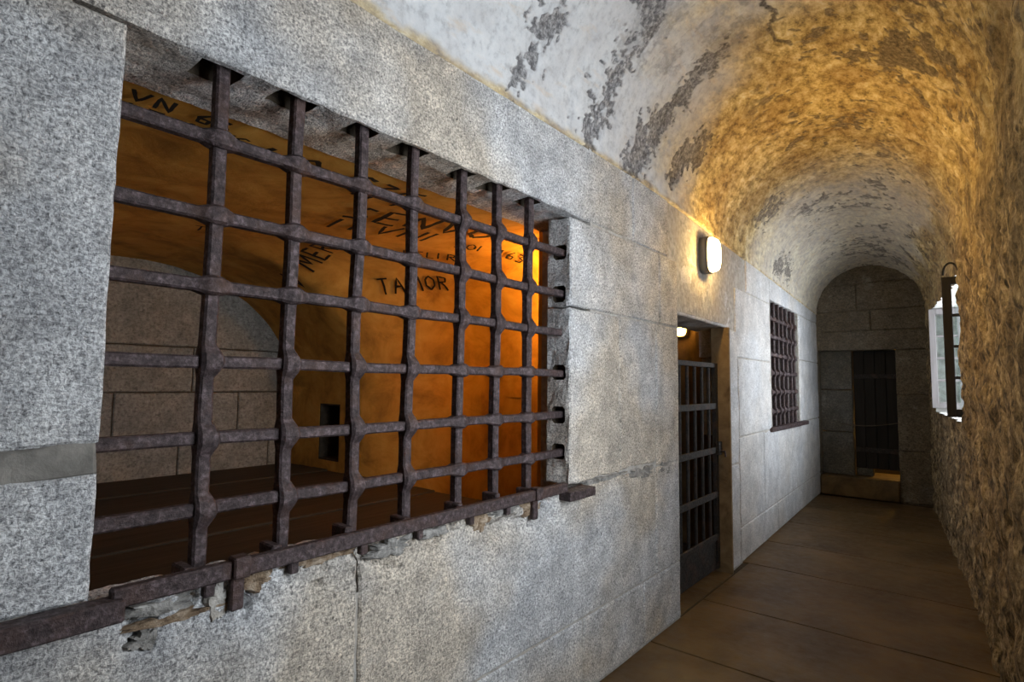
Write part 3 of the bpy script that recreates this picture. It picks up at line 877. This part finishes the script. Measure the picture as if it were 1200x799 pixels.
# ------------------------------------------------------------------ passage behind the doorway and cell behind the far window
pw = MB()
pw.box((-1.9, 3.10, 0.0), (-0.46, 3.30, 2.4)); pw.box((-1.9, 4.85, 0.0), (-0.14, 5.02, 2.4)); pw.box((-2.0, 3.10, 0.0), (-1.9, 5.02, 2.4)); pw.box((-2.0, 3.10, 2.06), (-0.14, 5.02, 2.4)); pw.box((-0.46, 4.80, 0.0), (-0.16, 4.85, 2.06))
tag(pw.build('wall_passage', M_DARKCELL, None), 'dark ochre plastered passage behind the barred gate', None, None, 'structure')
bulkhead('wall_lamp', (-0.60, 4.85, 1.915), -pi / 2, M_DIMLAMP, 'amber bulkhead lamp high in the passage behind the gate', 0.7)
dc = MB()
dc.box((-2.0, 5.3, 0.0), (-0.46, 5.42, 2.6)); dc.box((-2.0, 7.6, 0.0), (-0.46, 7.7, 2.6)); dc.box((-2.1, 5.3, 0.0), (-2.0, 7.7, 2.6)); dc.box((-2.1, 5.3, 2.5), (-0.46, 7.7, 2.6))
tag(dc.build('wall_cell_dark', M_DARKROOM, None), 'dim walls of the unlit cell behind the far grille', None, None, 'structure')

tag(MB().box((-0.15, 4.312, -0.005), (-0.012, 4.338, 1.838), 0.003).build('trim_1', M_JAMB, None), 'brown jamb lining on the far side of the gate doorway', None, None, 'structure')
# ------------------------------------------------------------------ wrought-iron grilles
def grille_bar(s0, s1, fixed, vert, eyes, hw, hd, xfun, eye_len=0.05, seed=0, name='bar', parent=None, swell=1.6):
    """bar of bevelled square section; where another bar threads through it the bar swells into an eye"""
    cuts = set(np.round(np.arange(s0, s1, 0.03), 4)) | {s0, s1}
    for e in eyes:
        for k in (-1, -0.8, -0.55, -0.3, 0, 0.3, 0.55, 0.8, 1):
            cuts.add(round(e + k * eye_len, 4))
    ss = sorted(c for c in cuts if s0 <= c <= s1)
    ss = [s for i, s in enumerate(ss) if i == 0 or s - ss[i - 1] > 0.003]
    V, F = [], []
    for s in ss:
        k = 0.0
        for e in eyes:
            d = abs(s - e) / eye_len
            if d < 1: k = max(k, (0.5 + 0.5 * cos(pi * d)) ** 0.6)
        w_ = hw * (1 + (swell - 1) * k) * (1 + 0.07 * noise.noise((s * 14, seed, 0)))
        d_ = hd * (1 + (swell - 0.85) * k) * (1 + 0.05 * noise.noise((s * 14, seed, 5)))
        c0 = fixed + (0.4 * hw * k if vert else 0.0) + 0.006 * noise.noise((s * 2.5, seed * 3.1, 9))
        x0 = 0.006 * noise.noise((s * 2.2, seed * 2.3, 4)) + 0.006 * k
        b = 0.30
        for (pw_, pd_) in ((-1, -1 + b), (-1, 1 - b), (-1 + b, 1), (1 - b, 1), (1, 1 - b), (1, -1 + b), (1 - b, -1), (-1 + b, -1)):
            q = c0 + pw_ * w_
            y_, z_ = (q, s) if vert else (s, q)
            V.append((xfun(y_) + x0 + pd_ * d_, y_, z_))
    for i in range(len(ss) - 1):
        for k in range(8):
            F.append((i * 8 + k, i * 8 + (k + 1) % 8, (i + 1) * 8 + (k + 1) % 8, (i + 1) * 8 + k))
    F.append(tuple(range(8))); F.append(tuple((len(ss) - 1) * 8 + k for k in range(8)))
    o = mesh_obj(name, V, F, M_IRON, parent, True)
    o.data.set_sharp_from_angle(angle=radians(40))
    return o

def window_grille(name, y0, y1, z0, z1, vy, hz, xf, split_c, split_r, hw, hd, label):
    g = empty(name, (xf((y0 + y1) / 2), (y0 + y1) / 2, z0))
    for i, y in enumerate(vy):
        # upright carries the eyes in the upper right and lower left fields
        ey = [z for r_, z in enumerate(hz) if (i >= split_c) == (r_ < split_r)]
        grille_bar(z0 - 0.03, z1 + 0.03, y, True, ey, hw, hd, xf, 0.043, i + 1, 'upright_bar', g)
    for r_, z in enumerate(hz):
        ey = [y for i, y in enumerate(vy) if (i >= split_c) != (r_ < split_r)]
        grille_bar(y0 - 0.03, y1 + 0.035, z, False, ey, hw * 0.94, hd * 0.94, xf, 0.043, 40 + r_, 'cross_bar', g)
    tag(g, label, 'window grille', 'interlaced window grilles')
    return g
gx = lambda y: -0.06
vy = [0.580, 0.790, 1.007, 1.220, 1.460, 1.662, 1.870]
hz = [2.005, 1.810, 1.632, 1.4425, 1.2515, 1.0815]
# sockets cut into lintel and jamb where the bars were let in
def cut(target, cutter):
    co = cutter.build('socket_cutter', M_JOINT_SHADE, None)  # socket faces get a near-black tone, shade painted into the cut
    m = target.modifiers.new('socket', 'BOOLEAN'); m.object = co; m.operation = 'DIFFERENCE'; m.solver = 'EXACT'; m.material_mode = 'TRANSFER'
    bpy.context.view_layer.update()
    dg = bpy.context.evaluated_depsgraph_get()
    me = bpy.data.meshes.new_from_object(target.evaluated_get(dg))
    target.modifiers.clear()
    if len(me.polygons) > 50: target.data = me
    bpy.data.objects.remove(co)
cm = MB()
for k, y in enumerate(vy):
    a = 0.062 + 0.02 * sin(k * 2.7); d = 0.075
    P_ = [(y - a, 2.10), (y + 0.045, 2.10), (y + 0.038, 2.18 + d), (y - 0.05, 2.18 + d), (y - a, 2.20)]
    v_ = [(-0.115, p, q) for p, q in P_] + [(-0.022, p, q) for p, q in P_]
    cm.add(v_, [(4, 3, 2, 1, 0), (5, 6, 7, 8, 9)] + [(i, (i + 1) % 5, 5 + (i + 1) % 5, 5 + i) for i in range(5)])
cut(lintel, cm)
for jb, zz in ((jamb_a, hz[3:]), (jamb_b, hz[:2])):
    cm = MB()
    for k, z in enumerate(zz):
        cm.box((-0.10, 2.0, z - 0.030 - 0.008 * (k % 2)), (-0.028, 2.155, z + 0.040), 0.012)
    cut(jb, cm)
g1 = window_grille('window_grille', 0.36, 2.11, 0.92, 2.18, vy, hz, gx, 4, 3, 0.0168, 0.0175, 'large interlaced iron grille in the near window')
# flat rail along the sill, its stepped ends, clamps and packing wedges
MB().box((0.006, 0.385, 0.925), (0.034, 2.05, 0.966), 0.004).build('sill_rail', M_IRON, g1)
MB().box((0.002, -0.9, 0.902), (0.052, 0.405, 0.948), 0.004).build('rail_end', M_IRON, g1)
MB().box((-0.02, 2.03, 0.890), (0.062, 2.235, 0.930), 0.003).build('rail_end', M_IRON, g1)
for y in (0.645, 1.835):
    c_ = MB().box((0.004, y - 0.020, 0.925), (0.046, y + 0.020, 0.975), 0.004)
    c_.box((0.0, y - 0.015, 0.845), (0.022, y + 0.017, 0.930), 0.004)
    c_.build('clamp', M_IRON, g1)
for k, y in enumerate(vy):
    MB().box((-0.075, y - 0.050, 0.935), (0.0, y - 0.024, 0.965 + 0.006 * (k % 3)), 0.004).build('wedge', M_IRON, g1)
    if k not in (6,):
        MB().box((0.0, y - 0.012, 0.895), (0.024, y + 0.012, 0.926), 0.003).build('rail_stub', M_IRON, g1)
# far grille, nearly flush with the wall face
gx2 = lambda y: xl(y) - 0.035
vy2 = [5.80, 5.99, 6.18, 6.38, 6.58, 6.79, 6.97]
hz2 = [2.06, 1.88, 1.70, 1.52, 1.33, 1.14]
g2 = window_grille('window_grille', 5.72, 7.12, 0.99, 2.23, vy2, hz2, gx2, 4, 3, 0.0168, 0.0175, 'smaller looking interlaced iron grille in the far window beyond the lamp')
V = []
MB().box((xl(6.4) - 0.01, 5.66, 0.955), (xl(6.4) + 0.045, 7.18, 0.998), 0.004).build('sill_rail', M_IRON, g2)

# ------------------------------------------------------------------ barred gate in the doorway
gate = empty('barred_gate', (-0.12, 3.85, 0.03))
gy0, gy1, gz0, gz1, gX = 3.36, 4.308, 0.03, 1.562, -0.115
for y in (gy0, gy1 - 0.05):
    MB().box((gX - 0.016, y, gz0), (gX + 0.016, y + 0.05, gz1), 0.003).build('stile', M_GATE, gate)
MB().box((gX - 0.014, gy0 + 0.05, gz1 - 0.035), (gX + 0.014, gy1 - 0.05, gz1), 0.003).build('top_rail', M_GATE, gate)
for z in (1.215, 0.885, 0.555, 0.245):
    MB().box((gX + 0.004, gy0 + 0.05, z), (gX + 0.022, gy1 - 0.05, z + 0.045), 0.003).build('strap', M_GATE, gate)
for k in range(6):
    y = gy0 + 0.14 + k * 0.136
    MB().tube([(gX - 0.012, y, 0.25), (gX - 0.012, y, gz1 - 0.034)], 0.013, 8).build('bar', M_GATE, gate)
MB().box((gX - 0.010, gy0 + 0.05, gz0), (gX + 0.003, gy1 - 0.05, 0.246), 0.002).build('kick_plate', M_GATE, gate)
lk = MB().box((gX + 0.016, gy1 - 0.075, 0.87), (gX + 0.045, gy1 - 0.005, 0.97), 0.004).build('lock_case', M_GATE, gate)
MB().tube([(gX + 0.045, gy1 - 0.04, 0.905), (gX + 0.075, gy1 - 0.04, 0.90), (gX + 0.08, gy1 - 0.04, 0.86)], 0.007, 8).build('handle', M_IRON, lk)
tag(gate, 'black iron barred gate standing in the doorway under the lamp', 'gate')

# ------------------------------------------------------------------ casements of the window in the right wall
def casement(x0, x1, y, z0, z1, mat, label, nx, nz, rot=0.0, dark=False):
    root = empty('casement', (x1, y, z0))
    t_, st = 0.020, 0.055
    def b(nm, a, c, par=root, m=mat):
        return MB().box((a[0], y - t_, a[1]), (c[0], y + t_, c[1]), 0.003).build(nm, m, par)
    b('stile', (x0, z0), (x0 + st, z1)); b('stile', (x1 - st, z0), (x1, z1))
    b('rail', (x0 + st, z0), (x1 - st, z0 + st)); b('rail', (x0 + st, z1 - st), (x1 - st, z1))
    wx, wz = (x1 - x0 - 2 * st) / nx, (z1 - z0 - 2 * st) / nz
    for i in range(1, nx):
        q = x0 + st + i * wx
        MB().box((q - 0.010, y - 0.014, z0 + st), (q + 0.010, y + 0.014, z1 - st), 0.002).build('glazing_bar', mat, root)
    for j in range(1, nz):
        q = z0 + st + j * wz
        MB().box((x0 + st, y - 0.013, q - 0.010), (x1 - st, y + 0.013, q + 0.010), 0.002).build('glazing_bar', mat, root)
    for i in range(nx):
        for j in range(nz):
            a, c = x0 + st + i * wx, z0 + st + j * wz
            MB().box((a + 0.011, y - 0.002, c + 0.011), (a + wx - 0.011, y + 0.002, c + wz - 0.011)).build('pane', M_GLASS, root)
    tag(root, label, 'casement')
    root.rotation_euler = (0, 0, rot)
    return root
casement(1.265, 1.95, 5.04, 1.19, 2.19, M_SASHSHADE, 'near window casement swung open, its backlit shade painted into the colour', 3, 4)
casement(1.095, 1.75, 7.06, 1.19, 2.19, M_SASH, 'pale grey casement swung open at the far side of the window', 3, 4)
hk = MB().tube([(1.32 + 0.045 * cos(a), 5.0, 2.20 + 0.085 * sin(a)) for a in np.linspace(0, pi, 12)], 0.007, 6).build('iron_hook', M_GATE, None, True)
tag(hk, 'small arched iron loop above the dark casement', 'hook')
